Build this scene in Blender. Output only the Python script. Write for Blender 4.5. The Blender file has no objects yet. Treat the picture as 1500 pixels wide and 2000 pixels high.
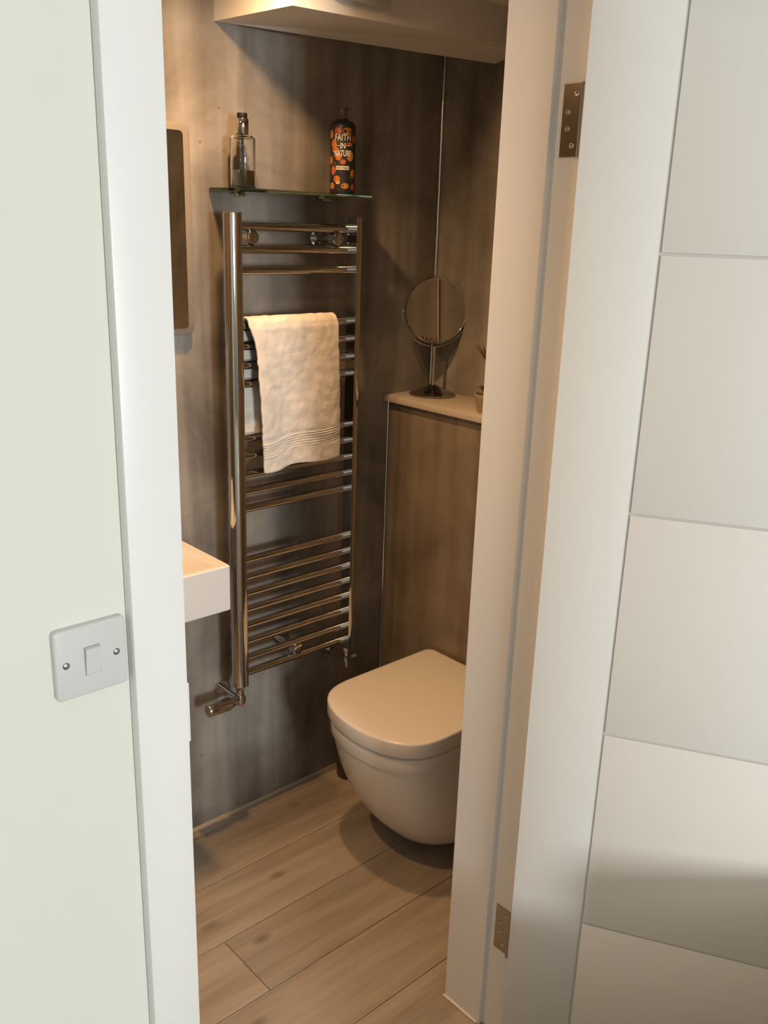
import bpy, bmesh, math, random
from mathutils import Vector, Matrix

# ------------------------------------------------------------------ scene, camera, light
sc = bpy.context.scene
C = sc.collection
sc.view_settings.view_transform = 'Standard'
sc.view_settings.look = 'None'
sc.view_settings.gamma = 1.0
sc.view_settings.use_curve_mapping = False
sc.view_settings.exposure = 0.0
sc.cycles.use_denoising = True
sc.cycles.max_bounces = 9
sc.cycles.diffuse_bounces = 4
sc.cycles.glossy_bounces = 5
sc.cycles.use_adaptive_sampling = True
sc.cycles.adaptive_threshold = 0.035
sc.cycles.transmission_bounces = 8
sc.cycles.sample_clamp_indirect = 6.0
sc.cycles.caustics_reflective = False
sc.cycles.caustics_refractive = False

EYE = 1.648                       # eye height; the eye stands at x = 0, y = 0
YAW, PITCH, ROLL, FPX = 0.7436826, 0.3050089, 0.0327325, 1778.43
fw = Vector((math.sin(YAW) * math.cos(PITCH), math.cos(YAW) * math.cos(PITCH), -math.sin(PITCH)))
r0 = Vector((math.cos(YAW), -math.sin(YAW), 0))
u0 = r0.cross(fw)
rt = r0 * math.cos(ROLL) + u0 * math.sin(ROLL)
up = -r0 * math.sin(ROLL) + u0 * math.cos(ROLL)
cam_data = bpy.data.cameras.new('camera')
cam_data.sensor_fit = 'VERTICAL'
cam_data.sensor_height = 24.0
cam_data.sensor_width = 18.0
cam_data.lens = FPX / 2000.0 * 24.0
cam_data.clip_start = 0.02
cam = bpy.data.objects.new('camera', cam_data)
C.objects.link(cam)
m3 = Matrix((rt, up, -fw)).transposed()
cam.matrix_world = Matrix.Translation((0, 0, EYE)) @ m3.to_4x4()
sc.camera = cam

world = bpy.data.worlds.new('world')
sc.world = world
world.use_nodes = True
world.node_tree.nodes['Background'].inputs[0].default_value = (0.80, 0.90, 1.0, 1)
world.node_tree.nodes['Background'].inputs[1].default_value = 1.0

def area(name, loc, rot, sx, sy, power, col):
    l = bpy.data.lights.new(name, 'AREA')
    l.shape = 'RECTANGLE'; l.size = sx; l.size_y = sy
    l.energy = power; l.color = col
    o = bpy.data.objects.new(name, l); C.objects.link(o)
    o.location = loc; o.rotation_euler = rot
    return o
# daylight through the hall window (fills the window opening behind the camera)
DAY = area('window_daylight', (0.10, -3.93, 1.62), (math.radians(90), 0, math.radians(180)), 0.74, 0.74, 142, (0.975, 0.99, 0.97))
DAY.rotation_euler = (math.radians(90), 0, 0)
LAMP_COL = (1.0, 0.57, 0.255)
LAMP_W = 20.5

# ------------------------------------------------------------------ helpers
def tag(o, label=None, cat=None, group=None, kind=None):
    if label: o['label'] = label
    if cat: o['category'] = cat
    if group: o['group'] = group
    if kind: o['kind'] = kind
    return o

def thing(name, label, cat, loc=(0, 0, 0), group=None, rotz=0):
    o = bpy.data.objects.new(name, None)
    o.empty_display_size = 0.05
    C.objects.link(o)
    o.location = loc; o.rotation_euler = (0, 0, rotz)
    return tag(o, label, cat, group)

def wloc(o):
    v = Vector((0, 0, 0))
    while o is not None:
        v += o.location; o = o.parent
    return v

def obj(name, bm, mat, parent=None, smooth=False, local=False, angle=40, label=None):
    """link a bmesh (world coordinates unless local) as one mesh object"""
    if parent is not None and not local:
        bmesh.ops.translate(bm, verts=bm.verts, vec=-wloc(parent))
    bmesh.ops.recalc_face_normals(bm, faces=bm.faces)
    me = bpy.data.meshes.new(name)
    bm.to_mesh(me); bm.free()
    if smooth:
        for p in me.polygons: p.use_smooth = True
        try: me.set_sharp_from_angle(angle=math.radians(angle))
        except Exception: pass
    if mat: me.materials.append(mat)
    o = bpy.data.objects.new(name, me)
    C.objects.link(o)
    if parent is not None: o.parent = parent
    if label: o['label'] = label
    return o

def struct(name, bm, mat, label=None, smooth=False):
    o = obj(name, bm, mat, smooth=smooth)
    o['kind'] = 'structure'
    if label: o['label'] = label
    return o

def NB(): return bmesh.new()

def box(bm, x0, x1, y0, y1, z0, z1, bev=0.0, seg=2):
    r = bmesh.ops.create_cube(bm, size=1.0)
    vs = r['verts']
    for v in vs:
        v.co = Vector(((x0 + x1) / 2 + v.co.x * (x1 - x0), (y0 + y1) / 2 + v.co.y * (y1 - y0), (z0 + z1) / 2 + v.co.z * (z1 - z0)))
    if bev > 0:
        es = list({e for v in vs for e in v.link_edges})
        bmesh.ops.bevel(bm, geom=es, offset=bev, segments=seg, profile=0.5, affect='EDGES')
    return bm

def cyl(bm, a, b, r, r2=None, n=24, cap=True):
    a, b = Vector(a), Vector(b)
    if r2 is None: r2 = r
    d = (b - a)
    q = d.to_track_quat('Z', 'Y').to_matrix()
    ra, rb = [], []
    for i in range(n):
        t = 2 * math.pi * i / n
        e = q @ Vector((math.cos(t), math.sin(t), 0))
        ra.append(bm.verts.new(a + e * r)); rb.append(bm.verts.new(b + e * r2))
    for i in range(n):
        j = (i + 1) % n
        bm.faces.new((ra[i], ra[j], rb[j], rb[i]))
    if cap:
        bm.faces.new(list(reversed(ra))); bm.faces.new(rb)
    return bm

def tube(bm, pts, r, n=14, cap=True):
    pts = [Vector(p) for p in pts]
    rings = []
    prev = None
    for i, p in enumerate(pts):
        if i == 0: d = pts[1] - pts[0]
        elif i == len(pts) - 1: d = pts[-1] - pts[-2]
        else: d = (pts[i + 1] - p).normalized() + (p - pts[i - 1]).normalized()
        d.normalize()
        if prev is None:
            prev = d.orthogonal().normalized()
        prev = (prev - d * prev.dot(d)).normalized()
        s = d.cross(prev)
        rr = r[i] if isinstance(r, (list, tuple)) else r
        rings.append([bm.verts.new(p + (prev * math.cos(2 * math.pi * k / n) + s * math.sin(2 * math.pi * k / n)) * rr) for k in range(n)])
    for a, b in zip(rings, rings[1:]):
        for k in range(n):
            j = (k + 1) % n
            bm.faces.new((a[k], a[j], b[j], b[k]))
    if cap:
        bm.faces.new(list(reversed(rings[0]))); bm.faces.new(rings[-1])
    return bm

def lathe(bm, c, prof, n=40, axis=None):
    """prof: (radius, height) pairs; closed at the ends when the radius is 0"""
    c = Vector(c)
    q = Matrix.Identity(3) if axis is None else Vector(axis).to_track_quat('Z', 'Y').to_matrix()
    rings = []
    for r, z in prof:
        if r < 1e-6:
            rings.append([bm.verts.new(c + q @ Vector((0, 0, z)))])
        else:
            rings.append([bm.verts.new(c + q @ Vector((r * math.cos(2 * math.pi * k / n), r * math.sin(2 * math.pi * k / n), z))) for k in range(n)])
    for a, b in zip(rings, rings[1:]):
        if len(a) == 1 and len(b) == 1: continue
        for k in range(n):
            j = (k + 1) % n
            if len(a) == 1: bm.faces.new((a[0], b[j], b[k]))
            elif len(b) == 1: bm.faces.new((a[k], a[j], b[0]))
            else: bm.faces.new((a[k], a[j], b[j], b[k]))
    return bm

def loft(bm, rings, cap0=True, cap1=True):
    R = [[bm.verts.new(Vector(p)) for p in ring] for ring in rings]
    n = len(R[0])
    for a, b in zip(R, R[1:]):
        for k in range(n):
            j = (k + 1) % n
            bm.faces.new((a[k], a[j], b[j], b[k]))
    if cap0: bm.faces.new(list(reversed(R[0])))
    if cap1: bm.faces.new(R[-1])
    return bm

def prism(bm, poly, z0, z1):
    return loft(bm, [[(x, y, z0) for x, y in poly], [(x, y, z1) for x, y in poly]])

def quad(bm, *ps):
    bm.faces.new([bm.verts.new(Vector(p)) for p in ps]); return bm

# ------------------------------------------------------------------ materials
def base_mat(name):
    m = bpy.data.materials.new(name); m.use_nodes = True
    nt = m.node_tree
    b = nt.nodes['Principled BSDF']
    return m, nt, b

def plain(name, col, rough=0.5, metal=0.0, spec=0.5, noise=0.0, bump=0.0, scale=40, coat=0.0):
    m, nt, b = base_mat(name)
    b.inputs['Base Color'].default_value = (*col, 1)
    b.inputs['Roughness'].default_value = rough
    b.inputs['Metallic'].default_value = metal
    b.inputs['Specular IOR Level'].default_value = spec
    if coat: b.inputs['Coat Weight'].default_value = coat; b.inputs['Coat Roughness'].default_value = 0.05
    tc = nt.nodes.new('ShaderNodeTexCoord')
    n = nt.nodes.new('ShaderNodeTexNoise'); n.inputs['Scale'].default_value = scale; n.inputs['Detail'].default_value = 4
    nt.links.new(tc.outputs['Object'], n.inputs['Vector'])
    if noise:
        mx = nt.nodes.new('ShaderNodeMix'); mx.data_type = 'RGBA'
        mx.inputs['A'].default_value = (*[c * (1 - noise) for c in col], 1)
        mx.inputs['B'].default_value = (*[min(1, c * (1 + noise)) for c in col], 1)
        nt.links.new(n.outputs['Fac'], mx.inputs['Factor'])
        nt.links.new(mx.outputs['Result'], b.inputs['Base Color'])
    if bump:
        bp = nt.nodes.new('ShaderNodeBump'); bp.inputs['Strength'].default_value = bump; bp.inputs['Distance'].default_value = 0.002
        nt.links.new(n.outputs['Fac'], bp.inputs['Height'])
        nt.links.new(bp.outputs['Normal'], b.inputs['Normal'])
    return m

def N(nt, t, **kw):
    n = nt.nodes.new(t)
    for k, v in kw.items():
        n.inputs[k].default_value = v
    return n

def ramp(nt, stops):
    r = nt.nodes.new('ShaderNodeValToRGB')
    e = r.color_ramp.elements
    while len(e) < len(stops): e.new(0.5)
    for i, (p, c) in enumerate(stops):
        e[i].position = p; e[i].color = (*c, 1)
    return r

def panel_mat(name, c_dark, c_mid, c_light, seed=0.0, rough=0.42, horiz=(1, 1, 1)):
    """laminate wall panel: grey-brown concrete look with vertical streaks, cloudy patches and little pits"""
    m, nt, b = base_mat(name)
    L = nt.links.new
    tc = N(nt, 'ShaderNodeTexCoord')
    off = N(nt, 'ShaderNodeMapping'); off.inputs['Location'].default_value = (seed, seed * .7, seed * 1.3)
    L(tc.outputs['Object'], off.inputs['Vector'])
    mp = N(nt, 'ShaderNodeMapping'); mp.inputs['Scale'].default_value = (9, 9, 0.75)
    L(off.outputs[0], mp.inputs['Vector'])
    streak = N(nt, 'ShaderNodeTexNoise', Scale=1.0, Detail=5, Roughness=0.55, Distortion=0.3); L(mp.outputs[0], streak.inputs['Vector'])
    cloud = N(nt, 'ShaderNodeTexNoise', Scale=3.2, Detail=6, Roughness=0.6, Distortion=0.6); L(off.outputs[0], cloud.inputs['Vector'])
    mp2 = N(nt, 'ShaderNodeMapping'); mp2.inputs['Scale'].default_value = (16, 16, 90); mp2.inputs['Rotation'].default_value = (0.0, 0.25, 0.0)
    L(off.outputs[0], mp2.inputs['Vector'])
    saw = N(nt, 'ShaderNodeTexNoise', Scale=1.0, Detail=2, Roughness=0.5); L(mp2.outputs[0], saw.inputs['Vector'])
    a = N(nt, 'ShaderNodeMath'); a.operation = 'MULTIPLY_ADD'; a.inputs[1].default_value = 0.52; L(streak.outputs['Fac'], a.inputs[0])
    a2 = N(nt, 'ShaderNodeMath'); a2.operation = 'MULTIPLY'; a2.inputs[1].default_value = 0.48; L(cloud.outputs['Fac'], a2.inputs[0]); L(a2.outputs[0], a.inputs[2])
    a3 = N(nt, 'ShaderNodeMath'); a3.operation = 'MULTIPLY_ADD'; a3.inputs[1].default_value = 0.03; L(saw.outputs['Fac'], a3.inputs[0]); L(a.outputs[0], a3.inputs[2])
    rp = ramp(nt, [(0.38, c_dark), (0.51, c_mid), (0.66, c_light)])
    L(a3.outputs[0], rp.inputs['Fac'])
    vor = N(nt, 'ShaderNodeTexVoronoi', Scale=26.0); L(off.outputs[0], vor.inputs['Vector'])
    pit = N(nt, 'ShaderNodeMapRange'); pit.inputs['From Min'].default_value = 0.05; pit.inputs['From Max'].default_value = 0.13
    L(vor.outputs['Distance'], pit.inputs['Value'])
    gate = N(nt, 'ShaderNodeMapRange'); gate.inputs['From Min'].default_value = 0.52; gate.inputs['From Max'].default_value = 0.60
    L(cloud.outputs['Fac'], gate.inputs['Value'])
    inv = N(nt, 'ShaderNodeMath'); inv.operation = 'SUBTRACT'; inv.inputs[0].default_value = 1.0; L(pit.outputs[0], inv.inputs[1])
    amt = N(nt, 'ShaderNodeMath'); amt.operation = 'MULTIPLY'; L(inv.outputs[0], amt.inputs[0]); L(gate.outputs[0], amt.inputs[1])
    amt2 = N(nt, 'ShaderNodeMath'); amt2.operation = 'MULTIPLY'; amt2.inputs[1].default_value = 0.55; L(amt.outputs[0], amt2.inputs[0])
    mx = nt.nodes.new('ShaderNodeMix'); mx.data_type = 'RGBA'; mx.inputs['B'].default_value = (*[c * 0.45 for c in c_dark], 1)
    L(amt2.outputs[0], mx.inputs['Factor']); L(rp.outputs['Color'], mx.inputs['A'])
    L(mx.outputs['Result'], b.inputs['Base Color'])
    b.inputs['Roughness'].default_value = rough
    b.inputs['Specular IOR Level'].default_value = 0.4
    bp = N(nt, 'ShaderNodeBump', Strength=0.10, Distance=0.002); L(a3.outputs[0], bp.inputs['Height']); L(bp.outputs[0], b.inputs['Normal'])
    return m

def plank_mat():
    m, nt, b = base_mat('oak_plank')
    L = nt.links.new
    tc = N(nt, 'ShaderNodeTexCoord'); oi = N(nt, 'ShaderNodeObjectInfo')
    cmb = N(nt, 'ShaderNodeCombineXYZ')
    mu = N(nt, 'ShaderNodeMath'); mu.operation = 'MULTIPLY'; mu.inputs[1].default_value = 37.0; L(oi.outputs['Random'], mu.inputs[0])
    for k in 'XYZ': L(mu.outputs[0], cmb.inputs[k])
    ad = N(nt, 'ShaderNodeVectorMath'); ad.operation = 'ADD'; L(tc.outputs['Object'], ad.inputs[0]); L(cmb.outputs[0], ad.inputs[1])
    mp = N(nt, 'ShaderNodeMapping'); mp.inputs['Scale'].default_value = (1.6, 16, 16); L(ad.outputs[0], mp.inputs['Vector'])
    g = N(nt, 'ShaderNodeTexNoise', Scale=1.3, Detail=6, Roughness=0.55, Distortion=0.35); L(mp.outputs[0], g.inputs['Vector'])
    mp2 = N(nt, 'ShaderNodeMapping'); mp2.inputs['Scale'].default_value = (6, 130, 130); L(ad.outputs[0], mp2.inputs['Vector'])
    fine = N(nt, 'ShaderNodeTexNoise', Scale=1.0, Detail=3); L(mp2.outputs[0], fine.inputs['Vector'])
    rp = ramp(nt, [(0.30, (0.295, 0.243, 0.189)), (0.52, (0.405, 0.343, 0.273)), (0.74, (0.51, 0.44, 0.36))])
    s = N(nt, 'ShaderNodeMath'); s.operation = 'MULTIPLY_ADD'; s.inputs[1].default_value = 0.22; L(fine.outputs['Fac'], s.inputs[0])
    s2 = N(nt, 'ShaderNodeMath'); s2.operation = 'MULTIPLY'; s2.inputs[1].default_value = 0.80; L(g.outputs['Fac'], s2.inputs[0]); L(s2.outputs[0], s.inputs[2])
    L(s.outputs[0], rp.inputs['Fac'])
    # knots
    mp3 = N(nt, 'ShaderNodeMapping'); mp3.inputs['Scale'].default_value = (3.0, 6.5, 0.01); L(ad.outputs[0], mp3.inputs['Vector'])
    vo = N(nt, 'ShaderNodeTexVoronoi', Scale=1.0, Randomness=1.0); vo.voronoi_dimensions = '2D'; L(mp3.outputs[0], vo.inputs['Vector'])
    kn = N(nt, 'ShaderNodeMapRange'); kn.inputs['From Min'].default_value = 0.02; kn.inputs['From Max'].default_value = 0.10; kn.inputs['To Min'].default_value = 1.05; kn.inputs['To Max'].default_value = 0.0
    L(vo.outputs['Distance'], kn.inputs['Value'])
    sel = N(nt, 'ShaderNodeSeparateColor'); L(vo.outputs['Color'], sel.inputs[0])
    gt = N(nt, 'ShaderNodeMath'); gt.operation = 'GREATER_THAN'; gt.inputs[1].default_value = 0.55; L(sel.outputs[0], gt.inputs[0])
    km = N(nt, 'ShaderNodeMath'); km.operation = 'MULTIPLY'; L(kn.outputs[0], km.inputs[0]); L(gt.outputs[0], km.inputs[1])
    km2 = N(nt, 'ShaderNodeMath'); km2.operation = 'MULTIPLY'; L(km.outputs[0], km2.inputs[0]); L(g.outputs['Fac'], km2.inputs[1])
    mx = nt.nodes.new('ShaderNodeMix'); mx.data_type = 'RGBA'; mx.inputs['B'].default_value = (0.13, 0.085, 0.05, 1)
    L(km2.outputs[0], mx.inputs['Factor']); L(rp.outputs['Color'], mx.inputs['A'])
    hs = N(nt, 'ShaderNodeHueSaturation'); L(mx.outputs['Result'], hs.inputs['Color'])
    vr = N(nt, 'ShaderNodeMapRange'); vr.inputs['To Min'].default_value = 0.90; vr.inputs['To Max'].default_value = 1.08; L(oi.outputs['Random'], vr.inputs['Value']); L(vr.outputs[0], hs.inputs['Value'])
    L(hs.outputs[0], b.inputs['Base Color'])
    b.inputs['Roughness'].default_value = 0.48
    b.inputs['Specular IOR Level'].default_value = 0.35
    bp = N(nt, 'ShaderNodeBump', Strength=0.12, Distance=0.001); L(fine.outputs['Fac'], bp.inputs['Height']); L(bp.outputs[0], b.inputs['Normal'])
    return m

def glass_mat(name, col, rough=0.0, ior=1.45):
    m, nt, b = base_mat(name)
    b.inputs['Base Color'].default_value = (*col, 1)
    b.inputs['Transmission Weight'].default_value = 1.0
    b.inputs['Roughness'].default_value = rough
    b.inputs['IOR'].default_value = ior
    return m

def emit_mat(name, col, s):
    m, nt, b = base_mat(name)
    b.inputs['Base Color'].default_value = (0, 0, 0, 1)
    b.inputs['Emission Color'].default_value = (*col, 1)
    b.inputs['Emission Strength'].default_value = s
    return m

def towel_mat():
    m, nt, b = base_mat('cream_terry')
    L = nt.links.new
    tc = N(nt, 'ShaderNodeTexCoord')
    n = N(nt, 'ShaderNodeTexNoise', Scale=420.0, Detail=3); L(tc.outputs['Object'], n.inputs['Vector'])
    n2 = N(nt, 'ShaderNodeTexNoise', Scale=30.0, Detail=3); L(tc.outputs['Object'], n2.inputs['Vector'])
    rp = ramp(nt, [(0.3, (0.70, 0.655, 0.59)), (0.7, (0.85, 0.81, 0.745))]); L(n2.outputs['Fac'], rp.inputs['Fac'])
    L(rp.outputs[0], b.inputs['Base Color'])
    b.inputs['Roughness'].default_value = 0.95
    b.inputs['Sheen Weight'].default_value = 0.25
    b.inputs['Specular IOR Level'].default_value = 0.1
    bp = N(nt, 'ShaderNodeBump', Strength=0.55, Distance=0.002); L(n.outputs['Fac'], bp.inputs['Height']); L(bp.outputs[0], b.inputs['Normal'])
    return m

PC = ((0.118, 0.104, 0.088), (0.240, 0.219, 0.193), (0.395, 0.368, 0.332))
M_panelA = panel_mat('wall_panel_left', *PC, seed=3.1)
M_panelB = panel_mat('wall_panel_main', *PC, seed=7.7)
M_panelF = panel_mat('wall_panel_side', *PC, seed=12.4)
M_panelBox = panel_mat('wall_panel_boxing', (0.150, 0.118, 0.088), (0.250, 0.205, 0.160), (0.365, 0.310, 0.250), seed=21.3)
M_plank = plank_mat()
M_chrome = plain('chrome', (0.60, 0.60, 0.60), 0.07, 1.0)
M_steel = plain('screw_steel', (0.75, 0.75, 0.75), 0.25, 1.0)
M_nickel = plain('satin_nickel', (0.42, 0.38, 0.34), 0.16, 1.0)
M_alu = plain('aluminium_trim', (0.85, 0.84, 0.82), 0.2, 1.0)
M_ceramic = plain('white_ceramic', (0.82, 0.80, 0.77), 0.10, 0, 0.5, coat=0.3)
M_seat = plain('white_lid_plastic', (0.83, 0.80, 0.76), 0.16)
M_basin = plain('white_basin', (0.86, 0.85, 0.83), 0.22)
M_white = plain('white_gloss_paint', (0.83, 0.835, 0.83), 0.35, noise=0.01, scale=8)
M_door = plain('white_door_paint', (0.80, 0.79, 0.755), 0.42, noise=0.012, scale=6, bump=0.02)
M_wallpaint = plain('pale_green_white_wall_paint', (0.745, 0.748, 0.685), 0.85, noise=0.015, scale=10, bump=0.05)
M_hallfar = plain('warm_grey_hall_paint', (0.40, 0.39, 0.365), 0.85)
M_ceil = plain('white_ceiling_paint', (0.80, 0.79, 0.77), 0.85)
M_boxing = plain('white_boxing_paint', (0.80, 0.785, 0.75), 0.6)
M_fan = plain('pale_grey_plastic', (0.62, 0.60, 0.60), 0.4)
M_ledge = plain('cream_ledge', (0.62, 0.56, 0.48), 0.38, noise=0.05, scale=60)
M_silicone = plain('white_sealant', (0.80, 0.76, 0.68), 0.5)
M_skirt = plain('beige_sealant', (0.46, 0.37, 0.27), 0.5)
M_towel = towel_mat()
M_glass = glass_mat('clear_glass', (0.985, 0.99, 0.985))
M_shelfglass = glass_mat('green_tinted_glass', (0.50, 0.78, 0.66))
M_liquid = glass_mat('amber_liquid', (0.99, 0.84, 0.56), 0.0, 1.34)
M_black = plain('black_plastic', (0.010, 0.008, 0.007), 0.55, spec=0.25)
M_mirror = plain('mirror_silver', (0.80, 0.80, 0.79), 0.015, 1.0)
M_frost = plain('frosted_glass_border', (0.24, 0.215, 0.185), 0.4)
M_switch = plain('white_switch_plastic', (0.63, 0.62, 0.62), 0.35)
M_dark = plain('recess_shade_dark', (0.02, 0.018, 0.015), 0.9)
M_brown = plain('dark_brown_plastic', (0.060, 0.030, 0.016), 0.4)
M_subfloor = plain('subfloor', (0.14, 0.10, 0.07), 0.9)
M_carpet = plain('grey_beige_carpet', (0.20, 0.185, 0.165), 0.95, noise=0.2, bump=0.4, scale=250)
M_pot = plain('terracotta_beige_pot', (0.44, 0.35, 0.22), 0.7, noise=0.1, scale=60)
M_leaf = plain('reddish_green_leaf', (0.21, 0.085, 0.045), 0.5, noise=0.25, scale=50)
M_leaf2 = plain('brownish_leaf', (0.17, 0.10, 0.04), 0.5, noise=0.25, scale=50)
M_soil = plain('soil', (0.06, 0.04, 0.03), 0.9)
M_groove_shade = plain('groove_shadow_paint', (0.62, 0.61, 0.585), 0.6)  # door white darkened, so the groove shade sits in the paint

# ------------------------------------------------------------------ the setting: the small toilet room
YR = 1.95            # face of the long wall with the towel rail
XF = 1.967           # face of the end wall behind the ledge
XB = 1.797           # face of the cistern boxing
YI, YH = 1.083, 0.92 # room face and hall face of the partition
X0 = -0.15           # left end of the room
ZC = 2.165            # ceiling
XJ = 1.229           # right door lining (stop face)
XL = 0.512           # left door lining

# floor: planks laid along the long wall
fl = struct('floor', box(NB(), X0, XF + 0.02, YH + 0.02, YR + 0.02, -0.05, -0.013), M_subfloor, 'light oak plank floor of the small toilet room')
pm = None
PW, PL, G = 0.1885, 1.215, 0.0015
rows = [1.917, 1.727, 1.537, 1.348, 1.157, 0.967]        # seams
offs = [0.60, 0.94, 0.36, 0.94, 0.55, 0.94, 0.30]
edges = [YR + 0.0] + rows + [0.925]
def clip_plank(xa, xb, ya, yb):
    b = NB(); box(b, xa + G / 2, xb - G / 2, ya + G / 2, yb - G / 2, -0.012, 0.0, 0.0009, 1)
    o = obj('plank', b, M_plank, fl, local=True)
    return o
for i in range(len(edges) - 1):
    yb, ya = edges[i], edges[i + 1]
    x = offs[i] - 2 * PL
    while x < XF:
        xa, xb = max(x, X0), min(x + PL, XF)
        if xb - xa > 0.03: clip_plank(xa, xb, ya, yb)
        x += PL

# long wall: two panels on a backing
wb = struct('wall_back', box(NB(), X0, XF + 0.12, YR + 0.008, YR + 0.12, -0.05, ZC + 0.05), M_subfloor, 'long wall with grey-brown concrete-look panels')
XP = 1.212
obj('panel', box(NB(), X0, 0.2994, YR, YR + 0.0081, 0, ZC), M_panelA, wb)
obj('panel', box(NB(), 0.3, XF + 0.01, YR, YR + 0.0081, 0, ZC), M_panelB, wb)
struct('wall_right', box(NB(), XF, XF + 0.12, YI - 0.1, YR + 0.008, -0.05, ZC + 0.05), M_panelF, 'end wall with dark grey-brown panel above the ledge')
struct('wall_left', box(NB(), X0 - 0.1, X0, YI - 0.1, YR + 0.12, -0.05, ZC + 0.05), M_panelF, 'far end wall panel of the toilet room')
struct('ceiling', box(NB(), X0 - 0.1, XF + 0.12, YI - 0.05, YR + 0.12, ZC, ZC + 0.06), M_ceil, 'white ceiling of the toilet room')
# partition with the doorway: hall skin (painted) and room skin (panel)
def partition(name, y0, y1, mat, xa, xb, label):
    b = NB()
    box(b, xa, XL - 0.012, y0, y1, -0.05, 2.45)
    box(b, XJ + 0.042, xb, y0, y1, -0.05, 2.45)
    box(b, XL - 0.012, XJ + 0.042, y0, y1, 2.075, 2.45)
    return struct(name, b, mat, label)
HX0, HX1, HY0 = -1.7, 2.6, -4.0
partition('wall_hall', YH, 1.0, M_wallpaint, HX0, HX1, 'pale painted hall wall beside the doorway')
partition('wall_front', 1.0, YI - 0.001, M_panelF, X0, XF, 'panelled inner side of the doorway wall')

# corner and joint trims
b = NB()
cyl(b, (XF - .0052, YR - .0052, 1.178), (XF - .0052, YR - .0052, 2.10), .0048, n=24)
struct('trim_corner', b, M_alu, 'bright metal strip in the wall corner', smooth=True)
b = NB(); box(b, 1.815, 1.819, YI - 0.001, YI + 0.004, 1.18, ZC, 0.001, 1)
struct('trim_joint', b, M_silicone, 'pale joint strip on the inner doorway wall')
b = NB()
loft(b, [[(x, YR - 0.0005, 0.0), (x, YR - 0.007, 0.0), (x, YR - 0.006, 0.003), (x, YR - 0.0005, 0.0075)] for x in (X0, XB)])
struct('baseboard_back', b, M_skirt, 'thin beige sealant bead where the long wall meets the floor')

# white boxing at the ceiling, a little out of level, with an extractor grille
bx = NB()
P1 = (1.229, YR, 2.071); P2 = (XF, YR, 2.099); P3 = (XF, 1.765, 2.060); P5 = (XF, 1.658, 2.084); P4 = (1.229, 1.658, 2.064)
PM = (1.60, 1.80, 2.076)
def V_(p): return bx.verts.new(Vector(p))
v1, v2, v3, v5, v4 = map(V_, (P1, P2, P3, P5, P4))
t1, t2, t5, t4 = map(V_, ((1.229, YR, ZC), (XF, YR, ZC), (XF, 1.658, ZC), (1.229, 1.658, ZC)))
bx.faces.new((v1, v2, v3)); bx.faces.new((v1, v3, v5, v4)) if False else (bx.faces.new((v1, v3, v5)), bx.faces.new((v1, v5, v4)))
bx.faces.new((v4, v5, t5, t4)); bx.faces.new((v1, v4, t4, t1)); bx.faces.new((v2, v1, t1, t2)); bx.faces.new((t1, t4, t5, t2)); bx.faces.new((v3, v2, t2, t5, v5))
struct('ceiling_boxing', bx, M_boxing, 'white boxing under the ceiling along the long wall')

# ------------------------------------------------------------------ doorway lining, architrave, door
lin = thing('door_lining', 'cream-lit door lining with stop on the hinge side of the doorway', 'door frame', (XJ, 1.0, 0))
ZT = 2.04
obj('jamb', box(NB(), XJ + 0.011, XJ + 0.041, YH, YI, 0.0, ZT + 0.03, 0.0012, 1), M_white, lin)
obj('door_stop', box(NB(), XJ, XJ + 0.012, 0.980, YI, 0.0, ZT, 0.002, 2), M_white, lin)
obj('jamb', box(NB(), XL - 0.011, XL, YH, YI, 0.0, ZT + 0.03, 0.0012, 1), M_white, lin)
obj('head', box(NB(), XL, XJ + 0.011, YH, YI, ZT, ZT + 0.03, 0.0012, 1), M_white, lin)
sb = NB(); box(sb, XJ - 0.004, XJ + 0.0005, 0.985, YI + 0.003, 0.0, 0.005, 0.0012, 1)
obj('sealant_bead', sb, M_silicone, lin, smooth=True)
sp = NB(); box(sp, XL - 0.0035, XL - 0.0010, 0.9015, 0.93, 1.018, 1.10, 0.0008, 1)
obj('strike_plate', sp, M_white, lin)

AY = 0.902
def architrave(name, x0, x1, label):
    o = struct(name, box(NB(), x0, x1, AY, YH - 0.0002, 0.0, ZT + 0.075, 0.0022, 2), M_white, label, smooth=True)
    return o
architrave('trim_1', 0.441, 0.5095, 'plain white architrave on the left of the doorway')
architrave('trim_2', XJ + 0.030, XJ + 0.0985, 'plain white architrave hidden behind the open door')
struct('trim_3', box(NB(), 0.5097, XJ + 0.0298, AY, YH - 0.0002, ZT + 0.007, ZT + 0.075, 0.002, 1), M_white, 'white architrave over the doorway')

# open door: hinge corner of its visible face and the direction in which it stands
DA = math.radians(150.0)
dt = Vector((math.sin(DA), math.cos(DA), 0))
ang = math.atan2(dt.y, dt.x)
DH = Vector((1.2005, 0.8975, 0))
door = thing('open_door', 'white flush door with grooved panels standing open towards the hall', 'door', DH, rotz=ang)
DW, DT = 0.70, 0.040
z0d, z1d = 0.008, 1.998
# local frame: x along the door, +y is away from the viewed face (behind), z up
b = NB(); box(b, 0, DW, 0.0035, -0.0035 + DT, z0d, z1d)
face_sign = 1
dn = Vector((-math.sin(ang), math.cos(ang), 0))
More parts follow.
